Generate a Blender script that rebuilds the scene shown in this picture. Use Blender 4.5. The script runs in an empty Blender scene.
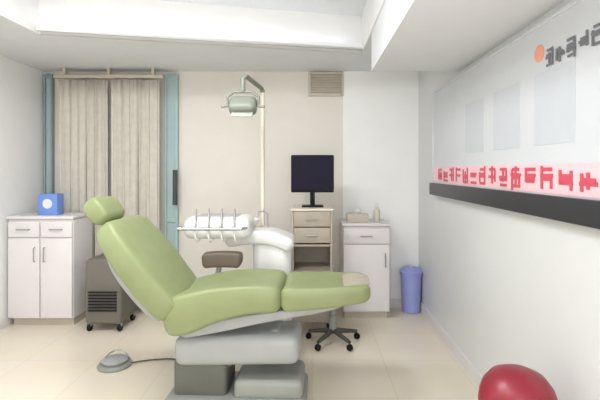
import bpy, bmesh, math, random
from mathutils import Vector, Matrix
random.seed(7)
S = bpy.context.scene
COL = S.collection
PI = math.pi

# ------------------------------------------------------------------ camera, world, light, exposure
FPX, VX, VY, CAMH = 428.0, 312.0, 170.0, 1.6
cd = bpy.data.cameras.new('camera'); cam = bpy.data.objects.new('camera', cd); COL.objects.link(cam)
cd.sensor_width = 36.0; cd.lens = FPX / 600 * 36.0
cd.shift_x = (300 - VX) / 600; cd.shift_y = -(200 - VY) / 600
cd.clip_start = 0.05
cam.location = (0, 0, CAMH); cam.rotation_euler = (PI / 2, 0, 0)
S.camera = cam
S.view_settings.view_transform = 'Standard'; S.view_settings.look = 'None'
S.view_settings.gamma = 1.0; S.view_settings.use_curve_mapping = False
S.view_settings.exposure = 0.12
w = bpy.data.worlds.new('world'); S.world = w; w.use_nodes = True
w.node_tree.nodes['Background'].inputs[0].default_value = (1, 0.98, 0.96, 1)
w.node_tree.nodes['Background'].inputs[1].default_value = 0.5

def area_lamp(name, loc, rot, sx, sy, power, col=(1, 1, 1)):
    l = bpy.data.lights.new(name, 'AREA'); l.shape = 'RECTANGLE'; l.size = sx; l.size_y = sy
    l.energy = power; l.color = col
    o = bpy.data.objects.new(name, l); COL.objects.link(o); o.location = loc; o.rotation_euler = rot
    return o
for lx in (-1.75, -0.75):
    for ly in (.80, 2.30):
        area_lamp('tray_fill', (lx, ly, 3.06), (0, 0, 0), .56, .56, 9 if ly < 1 else 27, (1, .975, .985) if lx < -1 else (.95, .98, 1))  # added fill lamps just under the unseen tray panels
area_lamp('front_fill', (-.15, -.95, 1.5), (PI / 2, 0, math.radians(22)), 2.2, 2.2, 66, (.985, .985, 1))  # frontal fill added behind the camera
COVE = 3.0

# ------------------------------------------------------------------ materials
def lin(c):
    return tuple(((v / 255) / 12.92 if v / 255 <= .04045 else ((v / 255 + .055) / 1.055) ** 2.4) for v in c)
def mat(name, rgb, rough=.5, metal=0.0, var=.04, scale=6.0, bump=0.0, bscale=80, alpha=None, emit=0, coat=0, trans=0, spec=.5):
    m = bpy.data.materials.new(name); m.use_nodes = True
    nt = m.node_tree; b = nt.nodes['Principled BSDF']
    c = lin(rgb)
    tc = nt.nodes.new('ShaderNodeTexCoord'); nz = nt.nodes.new('ShaderNodeTexNoise')
    nz.inputs['Scale'].default_value = scale; nz.inputs['Detail'].default_value = 3
    nt.links.new(tc.outputs['Object'], nz.inputs['Vector'])
    rp = nt.nodes.new('ShaderNodeValToRGB')
    rp.color_ramp.elements[0].color = tuple(v * (1 - var) for v in c) + (1,)
    rp.color_ramp.elements[1].color = tuple(min(1, v * (1 + var)) for v in c) + (1,)
    rp.color_ramp.elements[0].position = .3; rp.color_ramp.elements[1].position = .7
    nt.links.new(nz.outputs['Fac'], rp.inputs['Fac']); nt.links.new(rp.outputs['Color'], b.inputs['Base Color'])
    b.inputs['Roughness'].default_value = rough; b.inputs['Metallic'].default_value = metal
    b.inputs['Specular IOR Level'].default_value = spec
    b.inputs['Coat Weight'].default_value = coat
    b.inputs['Transmission Weight'].default_value = trans
    if alpha is not None: b.inputs['Alpha'].default_value = alpha
    if bump:
        n2 = nt.nodes.new('ShaderNodeTexNoise'); n2.inputs['Scale'].default_value = bscale
        nt.links.new(tc.outputs['Object'], n2.inputs['Vector'])
        bp = nt.nodes.new('ShaderNodeBump'); bp.inputs['Strength'].default_value = bump; bp.inputs['Distance'].default_value = .005
        nt.links.new(n2.outputs['Fac'], bp.inputs['Height']); nt.links.new(bp.outputs['Normal'], b.inputs['Normal'])
    if emit:
        b.inputs['Emission Color'].default_value = c + (1,); b.inputs['Emission Strength'].default_value = emit
    return m
M = dict(
    wall=mat('wall_paint', (243, 243, 241), .6, var=.01, bump=.05),
    wallc=mat('cream_wall_paint', (223, 219, 209), .6, var=.012, bump=.05),
    wallr=mat('wall_gloss_panel', (216, 217, 216), .3, var=.01),
    ceil=mat('ceiling_paint', (222, 224, 226), .7, var=.01),
    cove=mat('cove_paint', (240, 240, 239), .6, var=.01),
    floor=None,
    white=mat('white_laminate', (222, 218, 218), .35, var=.01),
    plastic=mat('white_plastic', (222, 221, 218), .28, var=.01, coat=.2),
    ivory=mat('ivory_plastic', (214, 206, 190), .35, var=.02),
    beige=mat('beige_laminate', (172, 162, 146), .45, var=.05, scale=9),
    curtain=mat('beige_curtain_cloth', (206, 201, 190), .85, var=.05, scale=14, bump=.2, bscale=300),
    green=mat('green_upholstery', (134, 143, 100), .45, var=.04, scale=10, bump=.12, bscale=220),
    dgreen=mat('green_piping', (132, 148, 84), .45),
    grey=mat('grey_shell', (160, 162, 161), .4, var=.03),
    mgrey=mat('mid_grey_shell', (140, 143, 136), .45, var=.04),
    unit=mat('warm_dark_grey_shell', (108, 104, 94), .6, var=.05),
    bellows=mat('grey_rubber_bellows', (96, 97, 90), .6, var=.06),
    dark=mat('dark_grey_rubber', (70, 70, 64), .6, var=.08),
    brown=mat('brown_vinyl', (96, 84, 72), .5, var=.06),
    black=mat('black_plastic', (20, 18, 28), .5, spec=.2, var=.08),
    screen=mat('black_screen', (24, 20, 40), .5, spec=.15, var=.05),
    bandblack=mat('black_ledge_paint', (44, 44, 48), .4, var=.05),
    chrome=mat('chrome', (205, 207, 210), .18, metal=1, var=.01),
    steel=mat('brushed_steel', (170, 172, 172), .35, metal=.9, var=.02),
    teal=mat('teal_frame', (168, 190, 190), .4, var=.04),
    tealglass=mat('teal_glass', (184, 206, 208), .12, var=.03, alpha=.75),
    tealdark=mat('dull_teal_frame', (140, 150, 152), .5, var=.05),
    blue=mat('blue_card', (112, 146, 214), .5, var=.04),
    bluebin=mat('blue_bin_plastic', (152, 158, 216), .4, var=.04),
    red=mat('red_bin_plastic', (138, 36, 50), .35, var=.05),
    redink=mat('red_print', (206, 80, 96), .4, var=.03),
    pinkink=mat('pink_print', (240, 200, 206), .4, var=.03),
    orange=mat('orange_print', (236, 160, 132), .4, var=.03),
    greyink=mat('grey_print', (112, 114, 120), .4, var=.03),
    paleink=mat('pale_print', (198, 202, 208), .35, var=.02),
    board=mat('white_board_face', (208, 211, 215), .35, var=.008),
    lamp=mat('fill_panel', (240, 247, 255), .5, emit=4.0, var=.005),  # glowing face of the added, unseen tray panels
    led=mat('led_strip', (244, 248, 252), .5, emit=COVE, var=.005),
    bulb=mat('lamp_lens', (166, 170, 160), .15, var=.02),
    vent=mat('taupe_vent', (194, 185, 170), .5, var=.04),
    lampgrey=mat('grey_lamp_shell', (124, 128, 116), .4, var=.03),
)
def floor_mat():
    m = bpy.data.materials.new('cream_vinyl_floor'); m.use_nodes = True
    nt = m.node_tree; b = nt.nodes['Principled BSDF']
    tc = nt.nodes.new('ShaderNodeTexCoord')
    br = nt.nodes.new('ShaderNodeTexBrick'); br.offset = 0
    br.inputs['Scale'].default_value = 1; br.inputs['Brick Width'].default_value = .6; br.inputs['Row Height'].default_value = .6
    br.inputs['Mortar Size'].default_value = .003
    br.inputs['Color1'].default_value = lin((231, 221, 203)) + (1,); br.inputs['Color2'].default_value = lin((228, 218, 199)) + (1,)
    br.inputs['Mortar'].default_value = lin((212, 202, 184)) + (1,)
    nt.links.new(tc.outputs['Object'], br.inputs['Vector'])
    nz = nt.nodes.new('ShaderNodeTexNoise'); nz.inputs['Scale'].default_value = 3; nz.inputs['Detail'].default_value = 6
    nt.links.new(tc.outputs['Object'], nz.inputs['Vector'])
    mx = nt.nodes.new('ShaderNodeMix'); mx.data_type = 'RGBA'; mx.blend_type = 'OVERLAY'; mx.inputs[0].default_value = .12
    nt.links.new(br.outputs['Color'], mx.inputs[6]); nt.links.new(nz.outputs['Color'], mx.inputs[7])
    nt.links.new(mx.outputs[2], b.inputs['Base Color'])
    b.inputs['Roughness'].default_value = .28
    return m
M['floor'] = floor_mat()

# ------------------------------------------------------------------ mesh helpers
def new(): return bmesh.new()
def _xf(bm, verts, loc, rot):
    R = Matrix.Identity(4)
    if rot: R = Matrix.Rotation(rot[2], 4, 'Z') @ Matrix.Rotation(rot[1], 4, 'Y') @ Matrix.Rotation(rot[0], 4, 'X')
    bmesh.ops.transform(bm, matrix=Matrix.Translation(loc) @ R, verts=verts)
def box(bm, c, s, bev=0.0, seg=3, rot=None):
    t = bmesh.new()
    bmesh.ops.create_cube(t, size=1)
    bmesh.ops.scale(t, vec=s, verts=t.verts)
    if bev: bmesh.ops.bevel(t, geom=t.edges[:], offset=min(bev, min(s) * .49), segments=seg, profile=.5, affect='EDGES', clamp_overlap=True)
    _xf(t, t.verts, c, rot); _join(bm, t); return bm
def _join(bm, t):
    me = bpy.data.meshes.new('tmp'); t.to_mesh(me); t.free(); bm.from_mesh(me); bpy.data.meshes.remove(me)
def lathe(bm, prof, c=(0, 0, 0), n=36, rot=None):
    t = bmesh.new(); rings = []
    for r, z in prof:
        if r < 1e-5: rings.append([t.verts.new((0, 0, z))])
        else: rings.append([t.verts.new((r * math.cos(2 * PI * i / n), r * math.sin(2 * PI * i / n), z)) for i in range(n)])
    for a, b in zip(rings, rings[1:]):
        for i in range(n):
            j = (i + 1) % n
            if len(a) == 1 and len(b) > 1: t.faces.new((a[0], b[j], b[i]))
            elif len(b) == 1 and len(a) > 1: t.faces.new((a[i], a[j], b[0]))
            elif len(a) > 1: t.faces.new((a[i], a[j], b[j], b[i]))
    bmesh.ops.recalc_face_normals(t, faces=t.faces)
    _xf(t, t.verts, c, rot); _join(bm, t); return bm
def tube(bm, pts, r, n=12, r2=None):
    pts = [Vector(p) for p in pts]; rings = []; up = Vector((0, 0, 1))
    t = bmesh.new(); m = len(pts)
    prev = None
    for i, p in enumerate(pts):
        d = (pts[min(i + 1, m - 1)] - pts[max(i - 1, 0)]).normalized()
        if prev is None:
            u = d.cross(up if abs(d.z) < .95 else Vector((1, 0, 0))).normalized()
        else:
            u = (prev - d * prev.dot(d)).normalized()
        prev = u; v = d.cross(u)
        rr = r if r2 is None else r + (r2 - r) * i / (m - 1)
        rings.append([t.verts.new(p + (u * math.cos(2 * PI * k / n) + v * math.sin(2 * PI * k / n)) * rr) for k in range(n)])
    for a, b in zip(rings, rings[1:]):
        for k in range(n): t.faces.new((a[k], a[(k + 1) % n], b[(k + 1) % n], b[k]))
    t.faces.new(rings[0][::-1]); t.faces.new(rings[-1])
    bmesh.ops.recalc_face_normals(t, faces=t.faces); _join(bm, t); return bm
def arc(p0, p1, p2, n=12):
    p0, p1, p2 = Vector(p0), Vector(p1), Vector(p2)
    return [p0 * (1 - t) ** 2 + p1 * 2 * t * (1 - t) + p2 * t * t for t in [i / n for i in range(n + 1)]]
def pad(bm, st, n=32, e=.32, crown=0.0):
    """cushion: st = list of (x, z_centre, half_width, half_thickness, tangent_angle); superellipse sections lofted along x/z"""
    t = bmesh.new(); rings = []
    for x, z, hw, ht, a in st:
        nx, nz = -math.sin(a), math.cos(a); ring = []
        for k in range(n):
            th = 2 * PI * k / n; cs, sn = math.cos(th), math.sin(th)
            yy = math.copysign(abs(cs) ** e, cs) * hw; q = math.copysign(abs(sn) ** e, sn) * ht
            if crown and q > 0: q += crown * abs(yy / hw) ** 2
            ring.append(t.verts.new((x + nx * q, yy, z + nz * q)))
        rings.append(ring)
    for a, b in zip(rings, rings[1:]):
        for k in range(n): t.faces.new((a[k], a[(k + 1) % n], b[(k + 1) % n], b[k]))
    t.faces.new(rings[0][::-1]); t.faces.new(rings[-1])
    bmesh.ops.recalc_face_normals(t, faces=t.faces); _join(bm, t); return bm
def path_pad(bm, pts, hw, ht, n=28, round_ends=.06, crown=0.0):
    """pts: (x,z) control list; hw/ht: lists or floats; ends rounded off"""
    P = []; m = len(pts)
    def cr(i, t):
        g = lambda k: pts[max(0, min(m - 1, k))]
        p0, p1, p2, p3 = g(i - 1), g(i), g(i + 1), g(i + 2)
        return [.5 * ((2 * p1[d]) + (-p0[d] + p2[d]) * t + (2 * p0[d] - 5 * p1[d] + 4 * p2[d] - p3[d]) * t * t + (-p0[d] + 3 * p1[d] - 3 * p2[d] + p3[d]) * t ** 3) for d in range(len(pts[0]))]
    for i in range(m - 1):
        for s in range(n // (m - 1) + 1): P.append(cr(i, s / (n // (m - 1) + 1)))
    P.append(list(pts[-1]))
    L = [0]
    for a, b in zip(P, P[1:]): L.append(L[-1] + math.hypot(b[0] - a[0], b[1] - a[1]))
    T = L[-1]; st = []
    for i, p in enumerate(P):
        a, b = P[max(i - 1, 0)], P[min(i + 1, len(P) - 1)]
        ang = math.atan2(b[1] - a[1], b[0] - a[0]); d = min(L[i], T - L[i])
        k = 1.0 if d >= round_ends else math.sqrt(max(0, 1 - (1 - d / round_ends) ** 2))
        W = p[2] if len(p) > 2 else hw; H = p[3] if len(p) > 3 else ht
        st.append((p[0], p[1], W - (1 - k) * round_ends, max(.004, H * k), ang))
    return pad(bm, st, crown=crown)
def obj(name, bm, m, parent=None, smooth=True, label=None, ang=35):
    me = bpy.data.meshes.new(name); bm.to_mesh(me); bm.free()
    me.materials.append(M[m] if isinstance(m, str) else m)
    if smooth:
        for p in me.polygons: p.use_smooth = True
        me.set_sharp_from_angle(angle=math.radians(ang))
    o = bpy.data.objects.new(name, me); COL.objects.link(o)
    if parent: o.parent = parent
    if label: o['label'] = label
    return o
def tag(o, label, cat, group=None, loc=None):
    o['label'] = label; o['category'] = cat
    if group: o['group'] = group
    if loc: o.location = loc
    return o
def thing(name, label, cat, loc, rz=0, group=None):
    o = bpy.data.objects.new(name, None); COL.objects.link(o); o.empty_display_size = .1
    o.location = loc; o.rotation_euler = (0, 0, rz)
    return tag(o, label, cat, group)
def struct(name, bm, m, smooth=False, parent=None):
    o = obj(name, bm, m, parent, smooth)
    if not parent: o['kind'] = 'structure'
    return o
def dup(root, loc, rz=0, label=None):
    r = root.copy(); COL.objects.link(r); r.location = loc; r.rotation_euler = (0, 0, rz)
    if label: r['label'] = label
    for ch in list(root.children):
        c = ch.copy(); COL.objects.link(c); c.parent = r
        for g in list(ch.children):
            d = g.copy(); COL.objects.link(d); d.parent = c
    return r
def at(px, py, Y):
    return ((px - VX) * Y / FPX, Y, CAMH - (py - VY) * Y / FPX)

# ------------------------------------------------------------------ room
XL, XR, YB, YF, ZC, ZR = -3.13, 1.24, 5.0, -1.2, 2.75, 3.11
ZB, XB, YE = 2.43, .50, 3.60                                   # boxed bulkhead along the right wall
TRAY = [(-2.32, .25), (.50, .25), (.50, 4.22), (-2.32, 3.62)]
struct('floor', box(new(), ((XL + XR) / 2, (YB + YF) / 2, -.05), (XR - XL + .2, YB - YF + .2, .1)), 'floor')
struct('wall_back', box(new(), ((XL + XR) / 2, YB + .05, 1.55), (XR - XL + .2, .1, 3.1)), 'wallc')
xp = at(343, 0, YB)[0]
struct('wall_pier', box(new(), ((xp + XR) / 2, YB - .008, ZC / 2), (XR - xp, .016, ZC)), 'wall')
struct('wall_left', box(new(), (XL - .05, (YB + YF) / 2, 1.55), (.1, YB - YF, 3.1)), 'wall')
struct('wall_right', box(new(), (XR + .05, (YB + YF) / 2, 1.55), (.1, YB - YF, 3.1)), 'wallr')
struct('wall_front', box(new(), ((XL + XR) / 2, YF - .05, 1.55), (XR - XL, .1, 3.1)), 'wall')
b = new()
OUT = [(XL, YF), (XR, YF), (XR, YB), (XL, YB)]
for i in range(4):
    j = (i + 1) % 4
    b.faces.new([b.verts.new((p[0], p[1], ZC)) for p in (OUT[j], OUT[i], TRAY[i], TRAY[j])])
    b.faces.new([b.verts.new((p[0], p[1], ZR + .06)) for p in (OUT[i], OUT[j], TRAY[j], TRAY[i])])
    b.faces.new([b.verts.new(v) for v in ((*OUT[i], ZC), (*OUT[j], ZC), (*OUT[j], ZR + .06), (*OUT[i], ZR + .06))])
b.faces.new([b.verts.new((p[0], p[1], ZR)) for p in reversed(TRAY)])
b.faces.new([b.verts.new((p[0], p[1], ZR + .06)) for p in TRAY])
struct('ceiling', b, 'ceil')
# white lining boards of the raised tray
b = new()
for i in range(4):
    p, q = Vector(TRAY[i]), Vector(TRAY[(i + 1) % 4]); d = (q - p); nrm = Vector((-d.y, d.x)).normalized() * .012
    c = [(*p, ZC), (*q, ZC), (*q, ZR), (*p, ZR)]
    v = [b.verts.new(k) for k in c] + [b.verts.new((k[0] + nrm.x, k[1] + nrm.y, k[2])) for k in c]
    for f in ((0, 1, 2, 3), (7, 6, 5, 4), (0, 4, 5, 1), (1, 5, 6, 2), (2, 6, 7, 3), (3, 7, 4, 0)): b.faces.new([v[k] for k in f])
bmesh.ops.recalc_face_normals(b, faces=b.faces)
struct('trim_1', b, 'cove')
struct('trim_2', box(new(), ((XB + XR) / 2, (YE + YF) / 2, (ZB + ZC) / 2), (XR - XB, YE - YF, ZC - ZB)), 'ceil')
b = new(); box(b, ((XL + XR) / 2, YB - .012, .05), (XR - XL, .024, .1)); struct('baseboard_back', b, 'white')
b = new(); box(b, (XR - .008, (YB + YF) / 2, .05), (.016, YB - YF, .1)); struct('baseboard_right', b, 'white')
b = new(); box(b, (XL + .008, (YB + YF) / 2, .05), (.016, YB - YF, .1)); struct('baseboard_left', b, 'white')
# cove ledges inside the tray with LED strips lying on them
def cove(i, name, label):
    p, q = Vector(TRAY[i]), Vector(TRAY[(i + 1) % 4]); d = (q - p).normalized(); n = Vector((-d.y, d.x)); L = (q - p).length
    ang = math.atan2(d.y, d.x); c = (p + q) / 2 + n * .05
    b = new(); box(b, (*c, ZC + .012), (L - .05, .10, .024), rot=(0, 0, ang)); e = (p + q) / 2 + n * .094
    box(b, (*e, ZC + .03), (L - .05, .012, .06), rot=(0, 0, ang))
    struct(name, b, 'cove')
    e = (p + q) / 2 + n * .045
    tag(obj('led_strip', box(new(), (*e, ZC + .032), (L - .3, .03, .014), rot=(0, 0, ang)), 'led', smooth=False), label, 'light strip')
cove(2, 'trim_3', 'LED strip lying on the cove ledge along the far side of the ceiling tray')
# out-of-view square panels added on the tray ceiling to light the room
def fill_panel(loc):
    t = thing('unseen_panel', 'unseen square LED panel added on the raised ceiling tray as fill light', 'fill light', loc, 0, 'unseen fill panels')
    f = new()
    for sx in (-1, 1): box(f, (sx * .3, 0, -.012), (.02, .62, .024)); box(f, (0, sx * .3, -.012), (.58, .02, .024))
    obj('frame', f, 'cove', t, False)
    obj('diffuser', box(new(), (0, 0, -.01), (.58, .58, .01)), 'lamp', t, False)
    return t
p0 = fill_panel((-1.75, 2.30, ZR))
for q in ((-.75, 2.30, ZR), (-1.75, .80, ZR), (-.75, .80, ZR)): dup(p0, q)

# ------------------------------------------------------------------ vent high on the back wall
t = thing('wall_vent', 'taupe vent grille high on the back wall above the monitor', 'vent', (at(326, 0, YB)[0], YB, 2.60))
f = new()
for sx in (-1, 1): box(f, (sx * .19, -.015, 0), (.03, .03, .28)); box(f, (0, -.015, sx * .125), (.36, .03, .03))
obj('frame', f, 'vent', t, False)
obj('backing', box(new(), (0, -.004, 0), (.37, .006, .25)), 'vent', t, False)
f = new()
for i in range(8): box(f, (0, -.016, -.10 + i * .029), (.36, .02, .005), rot=(.6, 0, 0))
obj('louvre', f, 'vent', t, False)

# ------------------------------------------------------------------ glazed side lights and curtain at the back left
def glazing(idx, x0, x1, fm, gm):
    cx = (x0 + x1) / 2
    b = new(); fw = .024
    for x in (x0 + fw / 2, x1 - fw / 2): box(b, (x, YB - .03, 1.36), (fw, .05, 2.70), .004)
    for z in (.03, 1.02, 2.69): box(b, (cx, YB - .03, z), (x1 - x0 - 2 * fw, .046, .05), .004)
    o = struct('window_%d' % idx, b, fm)
    obj('glass_pane', box(new(), (cx, YB - .03, 1.36), (x1 - x0 - 2 * fw, .008, 2.64)), gm, o, False)
    return o
glazing(1, at(166, 0, YB)[0], at(179, 0, YB)[0], 'teal', 'tealglass')
glazing(2, at(46, 0, YB)[0], at(55, 0, YB)[0], 'tealdark', 'tealglass')
# dark pull handle on the glazed panel
t = thing('pull_handle', 'dark upright pull handle on the narrow teal glass panel', 'handle', (at(178, 0, YB)[0], YB - .055, 1.40))
obj('bar', tube(new(), [(0, -.05, -.2), (0, -.05, .2)], .028), 'dark', t)
for z in (-.12, .12): obj('bracket', tube(new(), [(0, 0, z), (0, -.05, z)], .01), 'dark', t)

def curtain(x0, x1, z0, z1, y, amp, waves, seed):
    rnd = random.Random(seed); ph = [rnd.uniform(-.6, .6) for _ in range(60)]
    bm = new(); nx, nz = 160, 14; g = []
    for j in range(nz + 1):
        v = j / nz; row = []
        for i in range(nx + 1):
            u = i / nx; k = u * waves
            a = amp * (.55 + .45 * (1 - v)) * (1 + .4 * math.sin(ph[int(k) % 60] * 5))
            yy = y + a * math.sin(2 * PI * k + .5 * math.sin(3 * v + k))
            row.append(bm.verts.new((x0 + (x1 - x0) * u + .012 * math.sin(4 * PI * k), yy, z0 + (z1 - z0) * v)))
        g.append(row)
    for j in range(nz):
        for i in range(nx): bm.faces.new((g[j][i], g[j][i + 1], g[j + 1][i + 1], g[j + 1][i]))
    return bm
cx0, cx1 = at(60, 0, 4.86)[0], at(160, 0, 4.86)[0]
xm = (cx0 + cx1) / 2
for a, c, l, sd in ((cx0, xm - .02, 'beige pleated curtain drawn beside the left wall', 3), (xm + .02, cx1, 'beige pleated curtain hanging next to the narrow teal glass panel', 8)):
    o = obj('curtain', curtain(a, c, .05, 2.62, 4.84, .035, 6, sd), 'curtain', ang=180)
    sm = o.modifiers.new('thickness', 'SOLIDIFY'); sm.thickness = .004
    tag(o, l, 'curtain', 'beige curtains')
t = thing('curtain_rail', 'taupe curtain rail fixed under the ceiling above the curtains', 'rail', (xm, 4.84, 2.655))
obj('rail', box(new(), (0, 0, 0), (cx1 - cx0 + .1, .06, .04), .006), 'vent', t)
for x in (-.5, 0, .5): obj('bracket', box(new(), (x, 0, .055), (.03, .05, .08)), 'vent', t, False)

# ------------------------------------------------------------------ right wall board, red print, black ledge
t = thing('wall_board', 'long white glossy wall board with pink and red print along its foot', 'board', (XR, 2.75, 1.36))
y0, y1 = 1.25 - 2.75, 4.25 - 2.75; yl = y1 - y0; yc = (y0 + y1) / 2
obj('face', box(new(), (-.02, yc, .505), (.036, yl, .99)), 'board', t, False)
f = new()
for y in (y0, y1): box(f, (-.024, y, .505), (.046, .025, 1.01), .003)
box(f, (-.024, yc, 1.005), (.046, yl, .02), .003)
obj('frame', f, 'board', t)
obj('ledge', box(new(), (-.035, yc, .055), (.07, yl + .04, .115), .004), 'bandblack', t, label='black ledge')
obj('printed_band', box(new(), (-.0395, yc, .195), (.003, yl - .04, .15)), 'pinkink', t, False, label='pink printed band')
def strokes(f, y, z, wd, ht, rnd, st):
    for k in range(4):
        if rnd.random() < .6: box(f, (-.0425 - k * .0003, y, z - ht / 2 + ht * (k + .5) / 4), (.003, wd * rnd.uniform(.5, 1), st))
    for k in range(3):
        if rnd.random() < .6: box(f, (-.0440 - k * .0003, y - wd / 2 + wd * (k + .5) / 3, z + rnd.uniform(-.1, .1) * ht), (.003, st * 1.1, ht * rnd.uniform(.5, .95)))
    box(f, (-.0452, y, z), (.003, wd * .8, st))
f = new(); rnd = random.Random(5); y = y0 + .11
while y < y1 - .12:
    strokes(f, y, .195, .13, .13, rnd, .019); y += .165
obj('red_print', f, 'redink', t, False)
f = new()
for k, y in enumerate((-1.15, -.62, -.1, .42)): box(f, (-.0395, y, .56), (.003, .36, .38))
obj('pale_picture', f, 'paleink', t, False)
lg = at(547, 0, 1)
ylg = XR * FPX / (547 - VX) - 2.75
obj('round_logo', lathe(new(), [(0, 0), (.045, 0), (.045, .004), (0, .004)], (-.039, ylg, .855), rot=(0, -PI / 2, 0)), 'orange', t, False)
f = new(); y = ylg - .10; rnd = random.Random(11)
for k in range(5):
    strokes(f, y, .81, .075, .10, rnd, .012); y -= .09
obj('grey_print', f, 'greyink', t, False)

# ------------------------------------------------------------------ red bin by the right wall
t = thing('pedal_bin', 'round red pedal bin with a domed lid standing by the right wall', 'bin', (.97, 2.02, 0))
obj('body', lathe(new(), [(0, .005), (.125, .005), (.135, .02), (.155, .44), (.158, .455), (.15, .455), (0, .45)]), 'red', t)
obj('lid', lathe(new(), [(.160, .458), (.172, .462), (.175, .50), (.170, .54), (.155, .585), (.12, .63), (.06, .658), (0, .665)]), 'red', t)
obj('pedal', box(new(), (0, -.17, .035), (.09, .08, .014), .006), 'dark', t)
obj('hinge', box(new(), (0, .165, .46), (.09, .03, .05), .006), 'dark', t)

# ------------------------------------------------------------------ blue bin by the back wall
bl = (at(411, 0, 4.84)[0], 4.84, 0)
t = thing('waste_bin', 'blue plastic waste bin on the floor in the back right corner', 'bin', bl)
obj('body', lathe(new(), [(0, .004), (.092, .004), (.097, .01), (.118, .42), (.125, .425), (.125, .44), (.115, .44), (.10, .06), (0, .05)]), 'bluebin', t)
obj('lid', lathe(new(), [(.127, .44), (.129, .46), (.10, .49), (.05, .505), (0, .507)]), 'bluebin', t)
obj('knob', lathe(new(), [(0, .505), (.018, .505), (.014, .518), (.022, .528), (0, .535)], n=20), 'plastic', t)

# ------------------------------------------------------------------ left white cabinet
def cabinet(name, label, cat, x0, x1, yf, yb, h, cols, drawers, m='white'):
    cx = (x0 + x1) / 2; wd = x1 - x0; dp = yb - yf
    t = thing(name, label, cat, (cx, (yf + yb) / 2, 0))
    b = new()
    box(b, (0, .012, .08 + (h - .08) / 2 - .015), (wd, dp - .024, h - .11), .012)
    obj('body', b, m, t)
    obj('plinth', box(new(), (0, .03, .04), (wd - .04, dp - .08, .08)), 'vent', t, False)
    obj('worktop', box(new(), (0, 0, h - .015), (wd + .02, dp, .03), .008), m, t)
    cw = wd / cols
    for c in range(cols):
        xc = -wd / 2 + cw * (c + .5); zt = h - .05
        for k in range(drawers):
            dh = .17
            d = obj('drawer', box(new(), (xc, -dp / 2 + .013, zt - dh / 2), (cw - .012, .02, dh - .01), .004), m, t)
            obj('handle', tube(new(), [(xc - .06, -dp / 2 + .004, zt - dh / 2), (xc - .06, -dp / 2 - .02, zt - dh / 2), (xc + .06, -dp / 2 - .02, zt - dh / 2), (xc + .06, -dp / 2 + .004, zt - dh / 2)], .006, 8), 'steel', d)
            zt -= dh
        d = obj('door', box(new(), (xc, -dp / 2 + .013, (.09 + zt) / 2), (cw - .012, .02, zt - .1), .004), m, t)
        hx = xc + (cw / 2 - .05) * (1 if c % 2 == 0 else -1)
        obj('handle', tube(new(), [(hx, -dp / 2 + .004, zt - .1), (hx, -dp / 2 - .02, zt - .1), (hx, -dp / 2 - .02, zt - .24), (hx, -dp / 2 + .004, zt - .24)], .006, 8), 'steel', d)
    return t
cl1 = at(76, 0, 4.42)[0]
HCL = 1.13
cabinet('storage_cabinet', 'white storage cabinet with drawers and doors in the back left corner', 'cabinet', XL + .03, cl1, 4.35, 4.76, HCL, 2, 1)
# things on it
bx = at(48, 0, 4.45)[0]
t = thing('glove_box', 'blue glove box with a round white opening on the back left cabinet', 'box', (bx, 4.5, HCL))
obj('carton', box(new(), (0, 0, .11), (.20, .12, .22), .004), 'blue', t)
obj('opening', lathe(new(), [(0, 0), (.05, 0), (.05, .002), (0, .002)], (0, -.061, .12), rot=(PI / 2, 0, 0)), 'plastic', t)

# ------------------------------------------------------------------ dark mobile unit behind the backrest
t = thing('compressor_unit', 'dark grey wheeled compressor cabinet behind the chair backrest', 'compressor', (at(112, 0, 4.4)[0], 4.4, 0))
obj('body', box(new(), (0, 0, .40), (.36, .38, .64), .03), 'unit', t)
f = new()
for k in range(7): box(f, (0, -.203, .22 + k * .03), (.28, .01, .012))
obj('vent', f, 'black', t, False)
obj('handle', tube(new(), arc((-.14, 0, .71), (0, 0, .84), (.14, 0, .71)), .012), 'mgrey', t)
for sx in (-1, 1):
    for sy in (-1, 1):
        c = obj('castor', lathe(new(), [(0, -.015), (.035, -.015), (.04, 0), (.035, .015), (0, .015)], (sx * .15, sy * .15, .04), 20, rot=(0, PI / 2, 0)), 'black', t)
        obj('fork', box(new(), (sx * .15, sy * .15, .07), (.045, .03, .035), .004), 'mgrey', c)

# ------------------------------------------------------------------ right back counter
x0, x1 = at(343, 0, 4.55)[0], at(390, 0, 4.55)[0]
HCR = 1.03
cabinet('base_cabinet', 'white base cabinet against the back wall left of the blue bin', 'cabinet', x0, x1, 4.55, 4.97, HCR, 1, 1)
xc = (x0 + x1) / 2
t = thing('tissue_box', 'taupe tissue box on the right back cabinet', 'box', (xc - .08, 4.72, HCR))
obj('carton', box(new(), (0, 0, .045), (.23, .12, .09), .004), 'vent', t)
b = new(); lathe(b, [(.03, .0), (.045, .03), (.02, .06), (0, .05)], (0, 0, .088), 9); obj('tissue', b, 'plastic', t)
t = thing('pump_bottle', 'pale plastic pump bottle beside the tissue box', 'bottle', (xc + .14, 4.74, HCR))
obj('body', lathe(new(), [(0, 0), (.032, 0), (.036, .01), (.036, .12), (.014, .145), (.014, .16), (0, .16)], n=24), 'ivory', t)
f = new(); lathe(f, [(0, .16), (.015, .16), (.015, .175), (.006, .178), (.006, .2), (0, .2)], n=16); tube(f, [(0, 0, .2), (0, -.04, .2), (0, -.045, .19)], .006, 8)
obj('pump', f, 'plastic', t)

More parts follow.
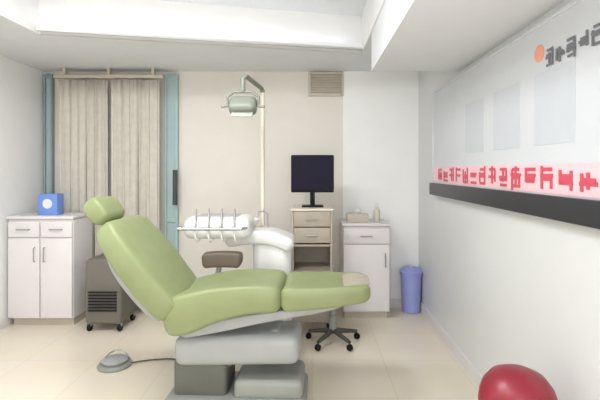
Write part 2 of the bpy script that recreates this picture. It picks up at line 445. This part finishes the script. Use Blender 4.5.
# ------------------------------------------------------------------ beige equipment cart with monitor
CX, CY, CH = at(312, 0, 4.4)[0], 4.4, 1.22
t = thing('equipment_cart', 'tall beige equipment cart with a dark open bay under the monitor', 'cart', (CX, CY, 0))
b = new()
for sx in (-1, 1): box(b, (sx * .19, 0, .65), (.02, .42, 1.1), .003)
box(b, (0, .2, .65), (.36, .015, 1.1)); 
obj('body', b, 'beige', t)
obj('top_panel', box(new(), (0, 0, CH - .01), (.42, .45, .025), .006), 'ivory', t)
for z in (.12, .60, .86): obj('shelf', box(new(), (0, -.005, z), (.36, .40, .02)), 'beige', t, False)
for k in range(2):
    z = 1.12 - k * .16
    d = obj('drawer', box(new(), (0, -.205, z), (.355, .02, .15), .004), 'beige', t)
    obj('handle', tube(new(), [(-.05, -.21, z), (-.05, -.235, z), (.05, -.235, z), (.05, -.21, z)], .006, 8), 'steel', d)
d = obj('door', box(new(), (0, -.205, .36), (.355, .02, .46), .004), 'beige', t)
obj('handle', tube(new(), [(.13, -.21, .5), (.13, -.235, .5), (.13, -.235, .4), (.13, -.21, .4)], .006, 8), 'steel', d)
for sx in (-1, 1):
    for sy in (-1, 1):
        obj('castor', lathe(new(), [(0, -.012), (.04, -.012), (.045, 0), (.04, .012), (0, .012)], (sx * .155, sy * .16, .045), 20, rot=(0, PI / 2, 0)), 'black', t)
        obj('castor_stem', box(new(), (sx * .155, sy * .16, .095), (.03, .03, .03)), 'mgrey', t, False)
t = thing('control_box', 'dark control box inside the open bay of the beige cart', 'electronics', (CX, CY - .02, .87))
obj('case', box(new(), (0, 0, .06), (.30, .30, .11), .008), 'dark', t)
for k in range(3): obj('knob', lathe(new(), [(0, 0), (.014, 0), (.012, .012), (0, .012)], (-.1 + k * .05, -.15, .06), 16, rot=(PI / 2, 0, 0)), 'mgrey', t)
for sx in (-1, 1):
    obj('foot', box(new(), (sx * .12, 0, .003), (.03, .25, .006)), 'black', t, False)
t = thing('monitor', 'black flat screen monitor standing on the tall beige cart', 'monitor', (CX + .005, CY - .02, CH + .0025))
obj('stand_base', box(new(), (0, .02, .008), (.22, .17, .016), .006), 'black', t)
obj('stand_neck', box(new(), (0, .06, .12), (.05, .03, .22), .006), 'black', t)
mz = CAMH - 4 * 4.35 / FPX - CH
obj('housing', box(new(), (0, .025, mz), (.44, .045, .385), .012), 'black', t)
obj('screen', box(new(), (0, .0, mz + .008), (.41, .006, .34)), 'screen', t, False)

# ------------------------------------------------------------------ stool under the leg rest
t = thing('operator_stool', 'dark grey round operator stool on castors beyond the leg rest', 'stool', (at(333, 0, 3.98)[0], 3.98, 0))
obj('seat', lathe(new(), [(0, .44), (.17, .44), (.19, .455), (.19, .49), (.175, .515), (0, .525)]), 'dark', t)
obj('column', lathe(new(), [(0, .09), (.035, .09), (.035, .25), (.022, .255), (.022, .43), (.06, .442), (0, .442)], n=20), 'mgrey', t)
for k in range(5):
    a = 2 * PI * k / 5 + .3; ca, sa = math.cos(a), math.sin(a)
    l = obj('leg', tube(new(), [(0.02 * ca, .02 * sa, .11), (.24 * ca, .24 * sa, .075)], .024, 10, .016), 'dark', t)
    obj('castor', lathe(new(), [(0, -.018), (.025, -.018), (.03, 0), (.025, .018), (0, .018)], (.24 * ca, .24 * sa, .03), 16, rot=(0, PI / 2, a + PI / 2)), 'black', l)

# ------------------------------------------------------------------ foot pedal on the floor
fp = at(115, 365, 3.5); fp = (fp[0], 3.5, 0)
t = thing('foot_control', 'grey round foot control lying on the floor left of the chair', 'pedal', fp, .3)
obj('base', lathe(new(), [(0, 0), (.13, 0), (.135, .012), (.12, .03), (0, .034)]), 'mgrey', t)
obj('treadle', lathe(new(), [(.0, .03), (.095, .034), (.1, .05), (.085, .062), (0, .068)]), 'grey', t)
obj('bail', tube(new(), arc((-.13, 0, .012), (0, .26, .14), (.13, 0, .012), 16), .007, 8), 'chrome', t)
obj('cord', tube(new(), arc((.1, -.02, .015), (.45, .05, .008), (.60, -.15, .008), 16), .006, 8), 'dark', t)

# ------------------------------------------------------------------ dental chair
CHX, CHY, CHR = -.505, 3.0, math.radians(-2)
t = thing('dental_chair', 'reclined green dental treatment chair on a grey base', 'dental chair', (CHX, CHY, 0), CHR)
# backrest : path from hip to shoulder, (x, z, half width, half thickness)
obj('backrest', path_pad(new(), [(-.38, .66, .27, .085), (-.51, .81, .30, .085), (-.65, .99, .32, .08), (-.77, 1.14, .30, .07), (-.86, 1.25, .24, .055)], .26, .07, crown=.03), 'green', t)
obj('backrest_shell', path_pad(new(), [(-.50, .60, .20, .03), (-.64, .76, .22, .04), (-.78, .94, .22, .035), (-.87, 1.07, .16, .025)], .2, .03), 'grey', t, label='grey backrest shell')
hr = obj('headrest', path_pad(new(), [(-.89, 1.245, .13, .045), (-.96, 1.33, .145, .055), (-1.02, 1.405, .12, .04)], .14, .05, round_ends=.05, crown=.03), 'green', t)
obj('headrest_bracket', box(new(), (-.905, 0, 1.20), (.05, .07, .20), .01, rot=(0, -.66, 0)), 'steel', hr)
seat = obj('seat', path_pad(new(), [(-.47, .62, .25, .115), (-.33, .645, .275, .125), (-.12, .71, .275, .105), (.10, .745, .265, .085), (.32, .745, .25, .075)], .27, .1, crown=.04), 'green', t)
obj('leg_rest', path_pad(new(), [(.30, .745, .245, .072), (.50, .75, .235, .065), (.72, .765, .22, .055), (.90, .78, .19, .045)], .24, .06, crown=.035), 'green', t)
obj('foot_pad', path_pad(new(), [(.72, .832, .16, .010), (.82, .840, .155, .010), (.90, .836, .13, .008)], .15, .01, round_ends=.04), 'beige', t, label='pale foot cover')
obj('seat_frame', path_pad(new(), [(-.38, .52, .19, .05), (-.1, .575, .20, .05), (.2, .63, .19, .04), (.5, .665, .15, .03), (.72, .69, .10, .02)], .2, .05), 'grey', t, label='grey seat frame')
# armrests
for sy in (1, -1):
    if sy > 0:
        a = obj('armrest', path_pad(new(), [(-.36, .895), (-.25, .905), (-.12, .905), (-.05, .895)], .055, .058, round_ends=.03), 'brown', t, label='dark armrest')
        for v in a.data.vertices: v.co.y += .33
        obj('armrest_post', tube(new(), [(-.22, .33, .88), (-.24, .33, .80), (-.28, .28, .66)], .02), 'grey', a)
# lift, base
obj('lift_arm', box(new(), (.02, 0, .36), (.62, .22, .13), .04, rot=(0, -.38, 0)), 'grey', t)
obj('lift_cover', box(new(), (.01, -.01, .40), (.84, .36, .20), .06, rot=(0, -.03, 0)), 'grey', t, label='light grey cover')
obj('bellows', box(new(), (-.24, 0, .20), (.36, .30, .26), .03), 'bellows', t, label='dark rubber bellows')
b = new(); box(b, (0, 0, .05), (.94, .46, .09), .035, 4); box(b, (.22, 0, .14), (.46, .36, .14), .04)
obj('base', b, 'mgrey', t)
obj('base_pad', box(new(), (0, 0, .006), (.90, .44, .012), .004), 'black', t)
for k in range(2): obj('pedal', box(new(), (-.30 + k * .2, -.235, .06), (.10, .05, .02), .006), 'black', t)

# ------------------------------------------------------------------ dental unit: water tower, spittoon, instrument table, light
UX, UY = -.33, 3.62
t = thing('dental_unit', 'white dental unit with instrument table, spittoon and lamp post behind the green chair', 'dental unit', (UX, UY, 0))
obj('body', box(new(), (0, .03, .53), (.32, .34, 1.02), .07, 5), 'plastic', t)
obj('shoulder', path_pad(new(), [(-.38, 1.02), (-.20, 1.05), (.0, 1.04), (.18, .97)], .17, .06, round_ends=.05), 'plastic', t)
bw = obj('bowl', lathe(new(), [(.03, .0), (.09, .02), (.125, .07), (.13, .085), (.122, .085), (.08, .03), (0, .02)], (-.24, 0, 1.10)), 'plastic', t)
obj('drain', lathe(new(), [(0, .021), (.02, .022), (0, .026)], (-.24, 0, 1.10), 16), 'steel', bw)
obj('cup_spout', tube(new(), [(-.05, .05, 1.09), (-.05, .05, 1.22), (-.08, .03, 1.25), (-.13, 0, 1.24), (-.14, 0, 1.22)], .008, 10), 'chrome', t)
obj('foot', box(new(), (0, .03, .012), (.34, .36, .024), .01), 'mgrey', t)
ox, oy = -.41, -.14
tb = obj('instrument_table', box(new(), (ox, oy, 1.145), (.52, .36, .17), .06, 5), 'plastic', t)
obj('tray_mat', box(new(), (ox - .02, oy + .02, 1.231), (.34, .22, .006), .002), 'grey', tb, False)
obj('table_handle', tube(new(), [(ox - .22, oy - .12, 1.15), (ox - .28, oy - .18, 1.15), (ox - .28, oy - .22, 1.15), (ox + .2, oy - .22, 1.15), (ox + .23, oy - .16, 1.15)], .012), 'chrome', tb)
obj('swing_arm', path_pad(new(), [(ox + .10, 1.12), (ox + .24, 1.10), (-.02, 1.06)], .045, .028, round_ends=.03), 'plastic', t)
for k in range(4):
    x = ox - .16 + k * .10
    o = obj('instrument', tube(new(), [(x, oy - .19, 1.16), (x, oy - .16, 1.24), (x, oy - .15, 1.30)], .012, 10, .006), 'steel', t)
    obj('hose', tube(new(), arc((x, oy - .19, 1.16), (x + .02, oy - .27, .96), (x + .03, oy - .02, 1.12), 14), .007, 8), 'plastic', o)
hx, hy = at(243, 0, 3.40)[0] - UX, 3.40 - UY
obj('lamp_post', tube(new(), [(-.10, .12, 1.0), (-.10, .12, 2.30)], .018, 14), 'ivory', t)
obj('lamp_arm', tube(new(), [(-.10, .12, 2.28), (-.11, .10, 2.31), (hx + .02, hy + .01, 2.35), (hx, hy, 2.33), (hx, hy, 2.22)], .02), 'lampgrey', t)
obj('yoke', tube(new(), [(hx - .12, hy, 2.11), (hx - .125, hy, 2.18), (hx - .07, hy, 2.22), (hx + .07, hy, 2.22), (hx + .125, hy, 2.18), (hx + .12, hy, 2.11)], .011), 'lampgrey', t)
h = obj('lamp_head', box(new(), (hx, hy, 2.11), (.22, .12, .15), .045, 5, rot=(-.6, 0, 0)), 'lampgrey', t)
obj('lens', box(new(), (hx, hy - .036, 2.057), (.17, .012, .10), .02, rot=(-.6 , 0, 0)), 'bulb', h)
for sx in (-1, 1): obj('grip', tube(new(), [(hx + sx * .12, hy, 2.11), (hx + sx * .17, hy - .02, 2.10)], .012), 'mgrey', h)
